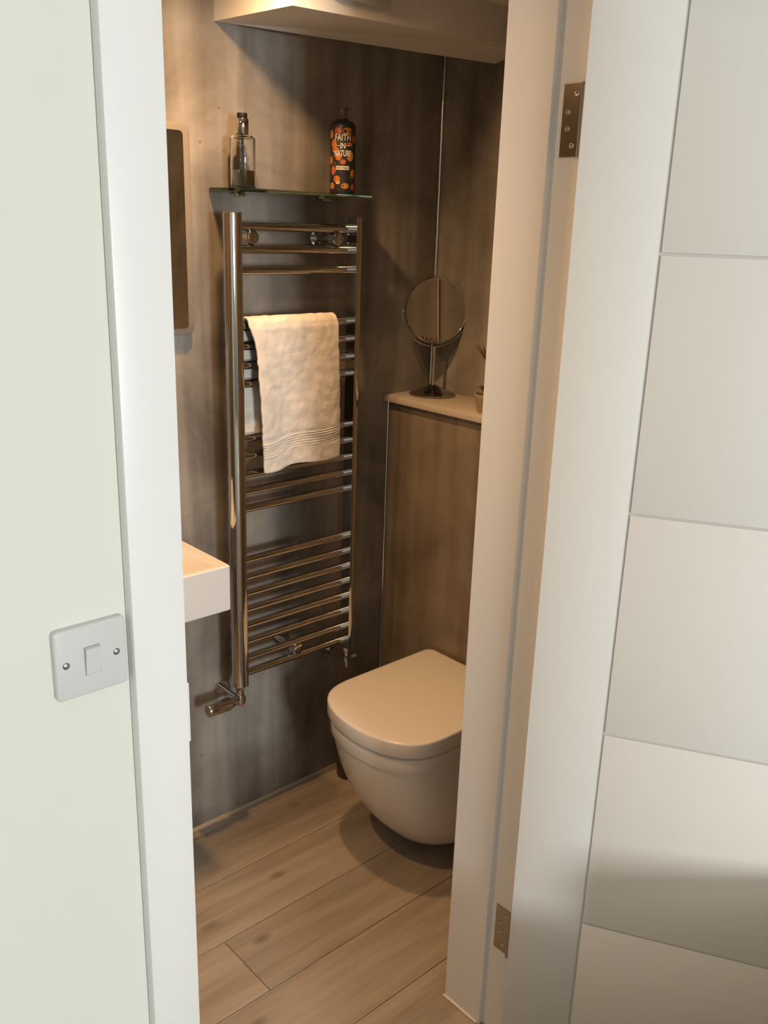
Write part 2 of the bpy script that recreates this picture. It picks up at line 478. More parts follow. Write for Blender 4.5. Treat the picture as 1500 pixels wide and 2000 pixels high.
# the viewed face must look towards the eye
if dn.dot(Vector((0, 0, 0)) - DH) > 0: face_sign = -1
def dbox(x0, x1, d0, d1, za, zb, bev=0.0, seg=1):
    bb = NB()
    ya, yb = sorted((d0 * face_sign, d1 * face_sign))
    return box(bb, x0, x1, ya, yb, za, zb, bev, seg)
b.free()
obj('core', dbox(0.0003, DW - 0.0003, 0.003, DT - 0.003, z0d, z1d), M_groove_shade, door, local=True)
GZ = [z0d, 0.3835, 0.7955, 1.207, 1.6195, z1d]
gx = 0.1335; gw = 0.0022
for (d0, d1) in ((0.0, 0.0032), (DT - 0.0032, DT)):
    obj('stile', dbox(0, gx - gw, d0, d1, z0d, z1d, 0.0009, 2), M_door, door, local=True, smooth=True)
    obj('stile', dbox(DW - gx + gw, DW, d0, d1, z0d, z1d, 0.0009, 2), M_door, door, local=True, smooth=True)
    for za, zb in zip(GZ, GZ[1:]):
        obj('panel', dbox(gx + gw, DW - gx - gw, d0, d1, za + (gw if za > z0d else 0), zb - (gw if zb < z1d else 0), 0.0009, 2), M_door, door, local=True, smooth=True)

def hinge(zc, label, wide):
    XR = XJ + 0.011
    t = thing('butt_hinge', label, 'hinge', (XR, 0.94, zc - 0.052), 'hinges of the open door')
    t_ = 0.0022
    b = NB(); box(b, XR - t_, XR + 0.0004, 0.930, 0.9645, zc - 0.053, zc + 0.053, 0.0006, 1)
    obj('leaf', b, M_nickel, t)
    for k, (dz, yy) in enumerate(((0.037, 0.939), (0.012, 0.953), (-0.012, 0.952), (-0.037, 0.941))):
        s = NB()
        lathe(s, (XR - t_, yy, zc + dz), [(0.0045, 0.0), (0.0045, 0.0007), (0.0036, 0.0011), (0.0018, 0.0004), (0.0, 0.0003)], n=20, axis=(-1, 0, 0))
        obj('screw', s, M_chrome, t, smooth=True)
    k = NB(); cyl(k, (XR - 0.0045, 0.924, zc - 0.053), (XR - 0.0045, 0.924, zc + 0.053), 0.0048, n=20)
    obj('knuckle', k, M_nickel, t, smooth=True)
hinge(1.812, 'upper bright hinge leaf screwed to the door lining near the ceiling', True)
hinge(0.272, 'lower hinge leaf on the door lining close to the floor', False)

# light switch beside the architrave
sw = thing('light_switch', 'white square light switch with one rocker and two screws', 'light switch', (0.393, 0.92, 1.166))
def rrect(cx, cz, w, h, r, y, n=6):
    pts = []
    for (sx, sz, a0) in ((1, 1, 0), (-1, 1, 90), (-1, -1, 180), (1, -1, 270)):
        for k in range(n + 1):
            a = math.radians(a0 + 90 * k / n)
            pts.append((cx + sx * (w / 2 - r) + r * math.cos(a), y, cz + sz * (h / 2 - r) + r * math.sin(a)))
    return pts
SX, SZ = 0.3930, 1.1665
b = NB(); loft(b, [rrect(SX, SZ, .086, .086, .006, 0.9205), rrect(SX, SZ, .086, .086, .006, 0.9128), rrect(SX, SZ, .0845, .0845, .006, 0.9112), rrect(SX, SZ, .0815, .0815, .005, 0.9105)])
obj('faceplate', b, M_switch, sw, smooth=True, angle=50)
b = NB(); loft(b, [rrect(SX + .001, SZ - .001, .0195, .0355, .001, 0.9106), rrect(SX + .001, SZ - .001, .0190, .0350, .001, 0.9102)])
obj('rocker_gap_shade', b, plain('gap_shade_grey', (0.30, 0.29, 0.29), 0.7), sw)  # grey sheet on the plate; the shade round the rocker is its colour
b = NB(); b2 = []
rk = [bmesh for _ in ()]
x0r, x1r, z0r, z1r = SX + .001 - .0088, SX + .001 + .0088, SZ - .001 - .0168, SZ - .001 + .0168
vs = [(x0r, .9103, z0r), (x1r, .9103, z0r), (x1r, .9103, z1r), (x0r, .9103, z1r), (x0r, .9094, z0r), (x1r, .9094, z0r), (x1r, .9060, z1r - .001), (x0r, .9060, z1r - .001)]
vv = [b.verts.new(Vector(p)) for p in vs]
for f in ((0, 1, 2, 3), (4, 5, 6, 7), (0, 1, 5, 4), (1, 2, 6, 5), (2, 3, 7, 6), (3, 0, 4, 7)): b.faces.new([vv[i] for i in f])
obj('rocker', b, M_switch, sw)
for s in (-1, 1):
    q = NB(); lathe(q, (SX + s * .0302, .9105, SZ), [(0.0, .0002), (.0036, .0002), (.0040, 0.0)], n=24, axis=(0, -1, 0))
    obj('screw_recess_shade', q, M_dark, sw)  # dark disc lying on the plate, painted in for the recess shade
    q = NB(); lathe(q, (SX + s * .0302 - .0003, .9104, SZ + .0003), [(.0031, 0.0), (.0029, .0006), (.0018, .0012), (0.0, .0014)], n=20, axis=(0, -1, 0))
    obj('screw', q, M_steel, sw, smooth=True)

# ------------------------------------------------------------------ hall (behind and around the viewpoint)
struct('floor_hall', box(NB(), HX0, HX1, HY0, YH + 0.019, -0.05, -0.002), M_carpet, 'hall floor')
struct('ceiling_hall', box(NB(), HX0, HX1, HY0, YH, 2.45, 2.51), M_ceil, 'hall ceiling')
struct('wall_hall_left', box(NB(), HX0 - 0.1, HX0, HY0, 1.0, -0.05, 2.51), M_hallfar, 'left wall of the hall')
struct('wall_hall_right', box(NB(), HX1, HX1 + 0.1, HY0, 1.0, -0.05, 2.51), M_hallfar, 'right wall of the hall')
b = NB()
wx0, wx1, wz0, wz1 = -0.45, 0.65, 1.07, 2.17
box(b, HX0 - 0.1, wx0, HY0 - 0.1, HY0, -0.05, 2.51); box(b, wx1, HX1 + 0.1, HY0 - 0.1, HY0, -0.05, 2.51)
box(b, wx0, wx1, HY0 - 0.1, HY0, -0.05, wz0); box(b, wx0, wx1, HY0 - 0.1, HY0, wz1, 2.51)
struct('wall_hall_rear', b, M_hallfar, 'rear wall of the hall with the window')
b = NB()
for (xa, xb, za, zb) in ((wx0, wx0 + .05, wz0, wz1), (wx1 - .05, wx1, wz0, wz1), (wx0 + .05, wx1 - .05, wz0, wz0 + .05), (wx0 + .05, wx1 - .05, wz1 - .05, wz1), (.075, .125, wz0 + .05, wz1 - .05)):
    box(b, xa, xb, HY0 - .08, HY0 - .02, za, zb)
struct('window_1', b, M_white, 'white framed hall window behind the viewpoint')
lw = NB(); box(lw, 0.88, 1.12, -0.45, 0.42, 0.0, 0.50, 0.01, 2); box(lw, 1.12, 1.50, -0.45, 0.30, 0.0, 0.64, 0.01, 2)  # added out of view to cast the shade across the door bottom
LOW = struct('hall_shade_block', lw, M_wallpaint, 'unseen block added in the hall to shade the foot of the open door')

# ------------------------------------------------------------------ cistern boxing, ledge
cb = thing('cistern_boxing', 'panelled boxing behind the toilet with brown vertical streaks', 'boxing', (XB, 1.5, 0))
obj('front_panel', box(NB(), XB, XB + 0.012, YI + 0.0005, YR - 0.0005, 0.0, 1.158), M_panelBox, cb)
obj('carcass', box(NB(), XB + 0.0121, XF - 0.001, YI + 0.001, YR - 0.001, 0.0, 1.1575), M_subfloor, cb)
b = NB(); box(b, XB - 0.004, XB, YR - 0.0045, YR - 0.0005, 0.0, 1.158, 0.0012, 1)
obj('corner_bead', b, M_alu, cb)
ld = NB(); box(ld, 1.778, XF - 0.0005, YI + 0.0005, YR - 0.0005, 1.1585, 1.178, 0.0015, 2)
lo = obj('ledge', ld, M_ledge, smooth=True)
tag(lo, 'cream ledge on top of the boxing behind the toilet', 'ledge')

# ------------------------------------------------------------------ toilet
TC = 1.529
def dout(xf, w, xb, L, z, n=3.5, N_=30, rc=0.022):
    pts = []
    for k in range(N_ + 1):                      # front curve, from -y side to +y side
        th = math.radians(-90 + 180 * k / N_)
        c, s = math.cos(th), math.sin(th)
        pts.append((xf + L - L * (max(0.0, c) ** (2 / n)), TC + w * s, z))
    for k in range(5):
        a = math.radians(90 - 90 * k / 4)
        pts.append((xb - rc + rc * math.cos(a), TC + w - rc + rc * math.sin(a), z))
    for k in range(5):
        a = math.radians(0 - 90 * k / 4)
        pts.append((xb - rc + rc * math.cos(a), TC - w + rc + rc * math.sin(a), z))
    return pts
tl = thing('wall_hung_toilet', 'white wall-hung toilet with closed lid, mounted on the panelled boxing', 'toilet', (1.55, TC, 0.08))
b = NB()
loft(b, [dout(1.326, .184, 1.780, .19, .4055), dout(1.319, .1905, 1.785, .19, .4070), dout(1.317, .192, 1.786, .19, .412), dout(1.317, .192, 1.786, .19, .4440),
         dout(1.3175, .1915, 1.7858, .19, .4472), dout(1.3190, .1902, 1.7848, .19, .4490), dout(1.3215, .188, 1.783, .19, .4500), dout(1.33, .180, 1.775, .186, .4508), dout(1.40, .115, 1.71, .13, .4520)])
obj('lid', b, M_seat, tl, smooth=True, angle=60)
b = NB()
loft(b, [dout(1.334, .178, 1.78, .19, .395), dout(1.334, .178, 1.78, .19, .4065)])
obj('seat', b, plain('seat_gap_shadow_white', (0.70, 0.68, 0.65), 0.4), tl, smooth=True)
b = NB()
rings = [dout(1.330, .183, 1.795, .19, .3985), dout(1.326, .186, 1.796, .19, .3960), dout(1.325, .187, 1.796, .19, .393), dout(1.326, .187, 1.796, .19, .3600), dout(1.327, .1863, 1.796, .19, .3580),
         dout(1.3300, .1840, 1.796, .19, .3572)]
ZB0, ZB1 = .3555, .057
NS = 16
for k in range(NS + 1):
    t = k / NS
    z = ZB0 + (ZB1 - ZB0) * t
    xf = 1.3305 + 0.066 * t + 0.085 * t ** 2.72
    w = 0.1838 - 0.006 * t - 0.025 * t ** 3.5
    L = 0.19 + 0.03 * t
    n = 3.5 - 0.25 * t
    rings.append(dout(xf, w, 1.796, L, z, n=n))
xf, w, L = 1.329 + .151, 0.185 - .032, .22
rings += [dout(xf + .008, w - .006, 1.796, L, .0505, n=3.2), dout(xf + .024, w - .017, 1.796, L - .01, .046, n=3.1), dout(xf + .06, w - .045, 1.794, L - .04, .045, n=3)]
loft(b, rings)
obj('bowl', b, M_ceramic, tl, smooth=True, angle=50)

tb = NB()
lathe(tb, (1.622, 1.886, 0.0), [(0.0, 0.0), (0.036, 0.0), (0.039, 0.004), (0.040, 0.045), (0.038, 0.053), (0.032, 0.057), (0.0, 0.058)], n=36)
tbo = obj('toilet_brush_holder', tb, M_brown, smooth=True)
tag(tbo, 'dark brown round holder on the floor, half hidden behind the toilet', 'brush holder')

# ------------------------------------------------------------------ basin
bs = thing('wash_basin', 'white rectangular wash basin on the long wall, cut off by the architrave', 'basin', (0.86, 1.95, 0.766))
bx0, bx1, by0, by1, bz0, bz1 = 0.62, 1.085, 1.703, YR - 0.0005, 0.766, 0.880
def rr(x0, x1, y0, y1, r, z, n=5):
    pts = []
    for (cx, cy, a0) in ((x1 - r, y1 - r, 0), (x0 + r, y1 - r, 90), (x0 + r, y0 + r, 180), (x1 - r, y0 + r, 270)):
        for k in range(n + 1):
            a = math.radians(a0 + 90 * k / n)
            pts.append((cx + r * math.cos(a), cy + r * math.sin(a), z))
    return pts
b = NB()
loft(b, [rr(bx0 + .003, bx1 - .003, by0 + .003, by1, .004, bz0), rr(bx0, bx1, by0, by1, .005, bz0 + .003), rr(bx0, bx1, by0, by1, .005, bz1 - .003), rr(bx0 + .0025, bx1 - .0025, by0 + .0025, by1 - .001, .005, bz1),
         rr(bx0 + .030, bx1 - .030, by0 + .015, by1 - .060, .012, bz1), rr(bx0 + .033, bx1 - .033, by0 + .018, by1 - .063, .012, bz1 - .004),
         rr(bx0 + .042, bx1 - .042, by0 + .026, by1 - .070, .02, bz1 - .070), rr(bx0 + .07, bx1 - .07, by0 + .05, by1 - .09, .02, bz1 - .082)])
obj('bowl', b, M_basin, bs, smooth=True, angle=35)
b = NB(); lathe(b, (0.86, 1.80, 0.798), [(0.0, .004), (.018, .004), (.021, .001), (.021, 0.0)], n=28)
obj('drain_cover', b, M_chrome, bs, smooth=True)

# ------------------------------------------------------------------ wall mirror above the basin
wm = thing('wall_mirror', 'rounded wall mirror with a pale border above the basin', 'mirror', (0.86, YR, 1.39))
mxa, mxb, mza, mzb = 0.58, 1.1445, 1.385, 1.851
b = NB(); cx, cz, w_, h_ = (mxa + mxb) / 2, (mza + mzb) / 2, mxb - mxa, mzb - mza
loft(b, [rrect(cx, cz, w_ - .02, h_ - .02, .02, YR - .0005), rrect(cx, cz, w_ - .02, h_ - .02, .02, YR - .016)])
obj('backing', b, M_brown, wm)
b = NB(); loft(b, [rrect(cx, cz, w_, h_, .022, YR - .0162), rrect(cx, cz, w_, h_, .022, YR - .0205), rrect(cx, cz, w_ - .003, h_ - .003, .021, YR - .0215)])
obj('border', b, M_frost, wm, smooth=True)
b = NB(); loft(b, [rrect(cx, cz, w_ - .034, h_ - .032, .010, YR - .0214), rrect(cx, cz, w_ - .034, h_ - .032, .010, YR - .0219)])
obj('mirror_glass', b, M_mirror, wm)

# ------------------------------------------------------------------ glass shelf with bottles
gs = thing('glass_shelf', 'narrow green-edged glass shelf above the towel radiator', 'shelf', (1.405, YR, 1.714))
SZT = 1.7185
b = NB(); box(b, 1.203, 1.607, 1.830, YR - 0.004, SZT - 0.008, SZT, 0.0008, 1)
obj('glass_pane', b, M_shelfglass, gs)
for x in (1.275, 1.535):
    b = NB(); box(b, x - .012, x + .012, YR - .030, YR - .0005, SZT - .0165, SZT - .0082, 0.002, 2)
    obj('bracket', b, M_chrome, gs, smooth=True)

# clear bottle
bc = (1.262, 1.893, SZT)
gb = thing('glass_bottle', 'clear glass bottle with black cap and a little amber liquid', 'bottle', bc)
b = NB()
R1 = 0.0292
lathe(b, bc, [(0.0, 0.0003), (R1 - .002, 0.0003), (R1, 0.002), (R1, .110), (R1 - .002, .1135), (R1 - .006, .1150), (.014, .1170), (.0125, .119), (.0125, .124),
              (.0105, .124), (.0105, .1185), (R1 - .0075, .1125), (R1 - .0035, .109), (R1 - .0030, .008), (R1 - .005, .006), (0.0, .006)], n=48)
obj('glass_body', b, M_glass, gb, smooth=True, angle=50)
b = NB(); lathe(b, bc, [(0.0, .0061), (R1 - .0052, .0061), (R1 - .0032, .0081), (R1 - .0032, .040), (0.0, .040)], n=48)
obj('liquid', b, M_liquid, gb, smooth=True, angle=50)
b = NB(); cyl(b, (bc[0], bc[1], bc[2] + .010), (bc[0], bc[1], bc[2] + .118), .0024, n=14)
obj('dip_tube', b, plain('white_tube', (0.75, 0.72, 0.68), 0.3), gb, smooth=True)
b = NB(); lathe(b, bc, [(.0140, .1190), (.0145, .1195), (.0145, .150), (.0138, .1512), (0.0, .1512), ], n=36)
obj('collar', b, M_chrome, gb, smooth=True, angle=50)
b = NB(); lathe(b, bc, [(.0112, .1512), (.0118, .152), (.0118, .1620), (.0112, .1630), (0.0, .1630)], n=32)
obj('cap', b, M_black, gb, smooth=True, angle=50)

# dark body wash bottle
pc = Vector((1.558, 1.890, SZT))
pb = thing('body_wash_bottle', 'dark plastic bottle printed with orange fruit and white lettering', 'bottle', pc)
R2 = 0.0318
def r_at(z): return R2 * (0.97 + 0.03 * z / .16)
prof = [(0.0, .0003), (R2 * .93, .0003), (R2 * .97, .003)] + [(r_at(z), z) for z in (.01, .05, .1, .15)] + [(R2 * .985, .160), (R2 * .90, .1665), (R2 * .72, .171), (.0125, .1735), (.0125, .176), (0.0, .176)]
b = NB(); lathe(b, pc, prof, n=48)
obj('body', b, plain('dark_bottle_plastic', (0.022, 0.022, 0.024), 0.35), pb, smooth=True, angle=50)
b = NB(); lathe(b, pc, [(.0142, .1745), (.0150, .1755), (.0150, .200), (.0142, .2025), (0.0, .203)], n=32)
obj('flip_cap', b, glass_mat('translucent_grey_cap', (0.55, 0.50, 0.45), 0.25), pb, smooth=True, angle=50)
# print on the bottle: laid round the body, facing the doorway
view_a = math.atan2(-pc.y, -pc.x)       # direction from the bottle to the doorway side
def wrap_pt(s, z, off):
    r = r_at(z) + off
    a = view_a + s / R2
    return Vector((pc.x + r * math.cos(a), pc.y + r * math.sin(a), pc.z + z))
ORANGES = {'o1': (0.55, 0.17, 0.03), 'o2': (0.52, 0.24, 0.04), 'r1': (0.45, 0.10, 0.06), 'w1': (0.85, 0.62, 0.40), 'g1': (0.05, 0.10, 0.03)}
OM = {k: plain('print_' + k, v, 0.45) for k, v in ORANGES.items()}
M_ink = plain('print_white', (0.80, 0.76, 0.70), 0.45)
M_inkd = plain('print_dark', (0.03, 0.03, 0.03), 0.45)
def blob(s, z, rx, rz, mat, off=0.00025, name='printed_fruit'):
    b = NB(); n = 18
    c = b.verts.new(wrap_pt(s, z, off))
    ring = [b.verts.new(wrap_pt(s + rx * math.cos(2 * math.pi * k / n), z + rz * math.sin(2 * math.pi * k / n), off)) for k in range(n)]
    for k in range(n): b.faces.new((c, ring[k], ring[(k + 1) % n]))
    return obj(name, b, mat, pb)
# s > 0 runs to the viewer's right
random.seed(4)
for s, z, rx, rz, c in ((-.012, .147, .0095, .0085, 'r1'), (.012, .147, .013, .0085, 'o2'), (-.024, .118, .009, .010, 'o1'), (-.020, .104, .010, .007, 'o2'), (.017, .117, .010, .005, 'r1'),
                        (-.011, .088, .0085, .009, 'o1'), (.020, .090, .010, .012, 'o2'), (.001, .076, .008, .006, 'r1'), (-.026, .056, .008, .011, 'r1'), (-.015, .036, .0095, .008, 'o1'),
                        (-.012, .028, .006, .004, 'w1'), (.007, .020, .0105, .0065, 'o2'), (.030, .050, .008, .010, 'o1'), (.033, .130, .008, .010, 'r1'), (-.034, .140, .008, .010, 'o2'), (-.036, .080, .008, .010, 'o1'),
                        (-.030, .020, .008, .008, 'o2'), (.032, .018, .008, .008, 'r1')):
    blob(s, z, rx, rz, OM[c])
    blob(s + .002, z + .001, rx * .45, rz * .4, OM['o1' if c != 'o1' else 'o2'], 0.0004)
for s, z, rx, rz in ((-.022, .072, .006, .004), (.010, .062, .006, .003), (.024, .040, .006, .004), (-.004, .126, .010, .009), (.0, .100, .008, .006)):
    blob(s, z, rx, rz, OM['g1'] if z < .1 else M_inkd, 0.00045, 'printed_leaf' if z < .1 else 'printed_patch')
def text_print(txt, s0, z0, h, width, mat, off=0.0008, name='lettering'):
    cu = bpy.data.curves.new('t', 'FONT'); cu.body = txt; cu.align_x = 'CENTER'; cu.align_y = 'CENTER'; cu.size = 1.0
    cu.offset = 0.022
    to = bpy.data.objects.new('t', cu); C.objects.link(to)
    dg = bpy.context.evaluated_depsgraph_get(); dg.update()
    me = bpy.data.meshes.new_from_object(to.evaluated_get(dg))
    bm = NB(); bm.from_mesh(me)
    bpy.data.objects.remove(to); bpy.data.meshes.remove(me)
    bmesh.ops.triangulate(bm, faces=bm.faces)
    bmesh.ops.subdivide_edges(bm, edges=[e for e in bm.edges if e.calc_length() > 0.25], cuts=2)
    xs = [v.co.x for v in bm.verts]; ys = [v.co.y for v in bm.verts]
    w0, h0 = max(xs) - min(xs), max(ys) - min(ys); mx, my = (max(xs) + min(xs)) / 2, (max(ys) + min(ys)) / 2
    for v in bm.verts:
        v.co = wrap_pt(s0 + (v.co.x - mx) / w0 * width, z0 + (v.co.y - my) / h0 * h, off)
    return obj(name, bm, mat, pb)
text_print('FAITH', 0.0, .1325, .0145, .040, M_ink)
text_print('IN', 0.0, .1135, .0135, .013, M_ink)
text_print('NATURE', 0.0, .0960, .0145, .043, M_ink)
for s0 in (-.0135, .0135):
    b = NB()
    for k in range(4):
        a0, a1 = s0 - .005 + .0025 * k, s0 - .005 + .0025 * (k + 1)
        quad(b, wrap_pt(a0, .1128, .0008), wrap_pt(a1, .1128, .0008), wrap_pt(a1, .1142, .0008), wrap_pt(a0, .1142, .0008))
    obj('dash', b, M_ink, pb)
b = NB()
for k in range(12):
    a0, a1 = -.017 + .034 * k / 12, -.017 + .034 * (k + 1) / 12
    quad(b, wrap_pt(a0, .0575, .0006), wrap_pt(a1, .0575, .0006), wrap_pt(a1, .0665, .0006), wrap_pt(a0, .0665, .0006))
obj('label_band', b, M_ink, pb)
text_print('BODY WASH', 0.0, .062, .0048, .029, M_inkd, 0.0010)

# ------------------------------------------------------------------ towel radiator
rd = thing('towel_radiator', 'tall chrome ladder towel radiator on the long wall', 'radiator', (1.397, YR, 0.44))
XLi, XRi = 1.220, 1.566
YB_, YF_ = 1.8765, 1.8355
def dprof(xi, sgn, w=.031):
    pts = []
    yc = (YB_ + YF_) / 2; ry = (YB_ - YF_) / 2
    rcr = .004
    pts.append((xi, YF_ + .002)); pts.append((xi, YB_ - .002))
    n = 18
    for k in range(n + 1):
        a = math.radians(90 - 180 * k / n)
        pts.append((xi + sgn * (.004 + (w - .004) * (max(0, math.cos(a)) ** .8)), yc + ry * math.sin(a)))
    return pts
for xi, sg, za, zb in ((XLi, -1, .4625, 1.6655), (XRi, 1, .4625, 1.6655)):
    b = NB(); pr = dprof(xi, sg, .036 if sg < 0 else .026)
    cxp = sum(p[0] for p in pr) / len(pr); cyp = sum(p[1] for p in pr) / len(pr)
    sh = [(cxp + (x - cxp) * .93, cyp + (y - cyp) * .93) for x, y in pr]
    loft(b, [[(x, y, za) for x, y in sh], [(x, y, za + .0015) for x, y in pr], [(x, y, zb - .0015) for x, y in pr], [(x, y, zb) for x, y in sh]])
    obj('upright', b, M_chrome, rd, smooth=True, angle=30)
YRL = 1.8655
ZR = [1.636, 1.585, 1.537, 1.407, 1.361, 1.315, 1.27, 1.134, 1.089, 1.043, 0.998, 0.953, 0.815, 0.768, 0.722, 0.677, 0.631, 0.585, 0.537, 0.494]
ZR = [EYE + (z - EYE) * YRL / 1.855 for z in ZR]
rail_me = None
for z in ZR:
    if rail_me is None:
        b = NB()
        cyl(b, (XLi - .003, 0, 0), (XRi + .003, 0, 0), .0107, n=28, cap=False)
        o = obj('rail', b, M_chrome, None, smooth=True)
        rail_me = o.data
    else:
        o = bpy.data.objects.new('rail', rail_me); C.objects.link(o)
    o.parent = rd
    o.location = Vector((0, YRL, z)) - rd.location
def bracket(x, z):
    b = NB()
    cyl(b, (x, YR - .0005, z), (x, YR - .006, z), .019, n=28)
    cyl(b, (x, YR - .006, z), (x, YRL + .012, z), .0095, n=22)
    cyl(b, (x, YRL + .012, z), (x, YRL - .010, z), .0165, .0165, n=28)
    lathe(b, (x, YRL - .010, z), [(.0165, 0), (.0155, .003), (.011, .0045), (.0055, .0045), (.0045, .002), (0, .002)], n=28, axis=(0, -1, 0))
    obj('wall_bracket', b, M_chrome, rd, smooth=True, angle=35)
bracket(1.262, 1.6115); bracket(1.519, 1.6105); bracket(1.397, .5125)
xv = XLi - .016; yv = 1.856
vl = NB()
cyl(vl, (xv, yv, .4630), (xv, yv, .4520), .0135, n=6)
cyl(vl, (xv, yv, .4520), (xv, yv, .4330), .0105, n=24)
lathe(vl, (xv, yv, .419), [(0, -.017), (.009, -.015), (.0150, -.006), (.0155, .004), (.0130, .014), (0, .016)], n=26)
cyl(vl, (xv, yv, .419), (xv, YR - .004, .419), .0078, n=20)
cyl(vl, (xv, YR - .006, .419), (xv, YR - .0005, .419), .020, .021, n=28)
cyl(vl, (xv, yv, .419), (xv - .026, yv, .419), .0115, n=24)
vlo = obj('inlet_valve', vl, M_chrome, rd, smooth=True, angle=35)
vh = NB()
lathe(vh, (xv - .026, yv, .419), [(0, -.001), (.0135, -.001), (.0150, .001), (.0155, .008), (.0152, .030), (.0160, .0305), (.0165, .032), (.0165, .0345), (.0150, .0355), (.0150, .052), (.0172, .053), (.0172, .070), (.0160, .0735), (.0, .0738)], n=30, axis=(-1, 0, 0))
for k in range(6):
    a = math.radians(60 * k)
    e = Vector((0, math.cos(a), math.sin(a))) * .0152
    box(vh, xv - .074, xv - .032, yv + e.y - .0016, yv + e.y + .0016, .419 + e.z - .0016, .419 + e.z + .0016)
vho = obj('valve_head', vh, M_chrome, vlo, smooth=True, angle=35, local=False)
xw = XRi + .012
vr = NB()
cyl(vr, (xw, yv, .4630), (xw, yv, .4540), .0135, n=6)
cyl(vr, (xw, yv, .4540), (xw, yv, .4370), .0100, n=24)
lathe(vr, (xw, yv, .424), [(0, -.026), (.0075, -.025), (.0085, -.016), (.0125, -.006), (.0130, .004), (.0115, .012), (0, .014)], n=26)
cyl(vr, (xw, yv, .424), (xw, YR - .004, .424), .0075, n=20)
cyl(vr, (xw, YR - .006, .424), (xw, YR - .0005, .424), .020, .021, n=28)
cyl(vr, (xw, yv, .424), (xw + .027, yv, .424), .0075, n=20)
lathe(vr, (xw + .020, yv, .424), [(0, -.001), (.0095, 0), (.0100, .002), (.0098, .010), (.008, .013), (0, .0135)], n=24, axis=(1, 0, 0))
obj('outlet_valve', vr, M_chrome, rd, smooth=True, angle=35)

# ------------------------------------------------------------------ towel over the fourth rail
tw = thing('hand_towel', 'cream terry hand towel folded over a radiator rail', 'towel', (1.385, YRL, 1.04))
random.seed(11)
from mathutils import noise as mnoise
zr4 = ZR[3]
def towel_profile():
    pts = []
    r = .0165
    zb_, zt_ = 1.12, zr4
    nb = 46
    for k in range(nb): pts.append((YRL + r, zb_ + (zt_ - zb_) * k / nb, 'b'))
    for k in range(17):
        a = math.radians(0 + 180 * k / 16)
        pts.append((YRL + r * math.cos(a), zt_ + r * math.sin(a), 't'))
    nf = 74
    for k in range(1, nf + 1): pts.append((YRL - r, zt_ - (zt_ - 1.043) * k / nf, 'f'))
    return pts
prof_t = towel_profile()
NU = 64
HZ0, HZ1 = 1.094, 1.134           # woven border
def towel_xyz(u, y, z, part, lift=0.0):
    drop = max(0.0, (zr4 - z) / (zr4 - 1.043))
    if part == 'f':
        xl = 1.2415 + .014 * min(1, drop * 7) + .022 * drop
        xr = 1.514 + .005 * drop
        sag = -0.005 * u * 0 + .010 * drop * (u) - .004 * drop * math.sin(u * 9 + .6)
        zz = z - (.010 - .016 * u) * drop * 0 + sag * (1 if drop > .5 else drop * 2)
        fold = .0075 * math.sin(u * 7.0 + 1.3 + drop * 1.2) * min(1, drop * 2.2) + .004 * math.sin(u * 15 + 2.0 - drop * 3) * drop
        yy = y - .002 - fold * .75 - .004 * drop
        if HZ0 < z < HZ1: yy += .0015
    elif part == 'b':
        xl, xr = 1.250, 1.512
        yy = y + .002 * math.sin(u * 11); zz = z
    else:
        xl, xr = 1.2415, 1.513
        k = (y - (YRL - .0165)) / .033
        yy = y; zz = z
    x = xl + (xr - xl) * u
    nz = mnoise.noise(Vector((x * 160, z * 160, 3.1))) * .0009 + mnoise.noise(Vector((x * 45, z * 45, 9.1))) * .0016
    e = .0022 * mnoise.noise(Vector((z * 90, u * 2, 5.5)))
    if u < .02 or u > .98: x += e
    return Vector((x, yy - nz - lift, zz + (nz if part == 't' else 0)))
b = NB()
grid = [[b.verts.new(towel_xyz(k / NU, y, z, p)) for k in range(NU + 1)] for (y, z, p) in prof_t]
for A, B in zip(grid, grid[1:]):
    for k in range(NU): b.faces.new((A[k], A[k + 1], B[k + 1], B[k]))
to = obj('terry_cloth', b, M_towel, tw, smooth=True, angle=180)
sm = to.modifiers.new('thickness', 'SOLIDIFY'); sm.thickness = .0075; sm.offset = 1.0
ss = to.modifiers.new('soft', 'SUBSURF'); ss.levels = 1; ss.render_levels = 1
# woven border with ridges
b = NB(); rowsb = []
NBR = 44
for i in range(NBR + 1):
    z = HZ1 - (HZ1 - HZ0) * i / NBR
    lift = .0084 + .0011 * math.sin(2 * math.pi * 6 * i / NBR) - (.0035 if i in (0, NBR) else 0)
    rowsb.append([b.verts.new(towel_xyz(.004 + .992 * k / 40, YRL - .0165, z, 'f', lift) + Vector((0, 0, -.016 * (1 - k / 40)))) for k in range(41)])
for A, B in zip(rowsb, rowsb[1:]):
    for k in range(40): b.faces.new((A[k], A[k + 1], B[k + 1], B[k]))
obj('woven_border', b, plain('cream_weave', (0.72, 0.67, 0.60), 0.9, bump=0.3, scale=500), tw, smooth=True, angle=180)

# ------------------------------------------------------------------ round vanity mirror on the ledge
LZ = 1.178
vc = Vector((1.893, 1.866, LZ))
vm = thing('vanity_mirror', 'round chrome vanity mirror on a stem standing on the ledge', 'mirror', vc)
b = NB()
lathe(b, vc, [(0, .0003), (.0655, .0003), (.0680, .002), (.0680, .0045), (.0655, .0065), (.050, .0125), (.030, .020), (.014, .0265), (.009, .030), (0.0, .0305)], n=56)
obj('base', b, plain('dark_chrome', (0.42, 0.40, 0.38), 0.08, 1.0), vm, smooth=True, angle=50)
b = NB()
lathe(b, vc, [(.0072, .028), (.0072, .034), (.0052, .037), (.0050, .128), (.0062, .131), (.0062, .139), (.0045, .142), (0, .142)], n=24)
obj('stem', b, M_chrome, vm, smooth=True, angle=40)
MA = math.radians(115.6)
ax = Vector((math.sin(MA), math.cos(MA), 0))             # horizontal axis of the disc
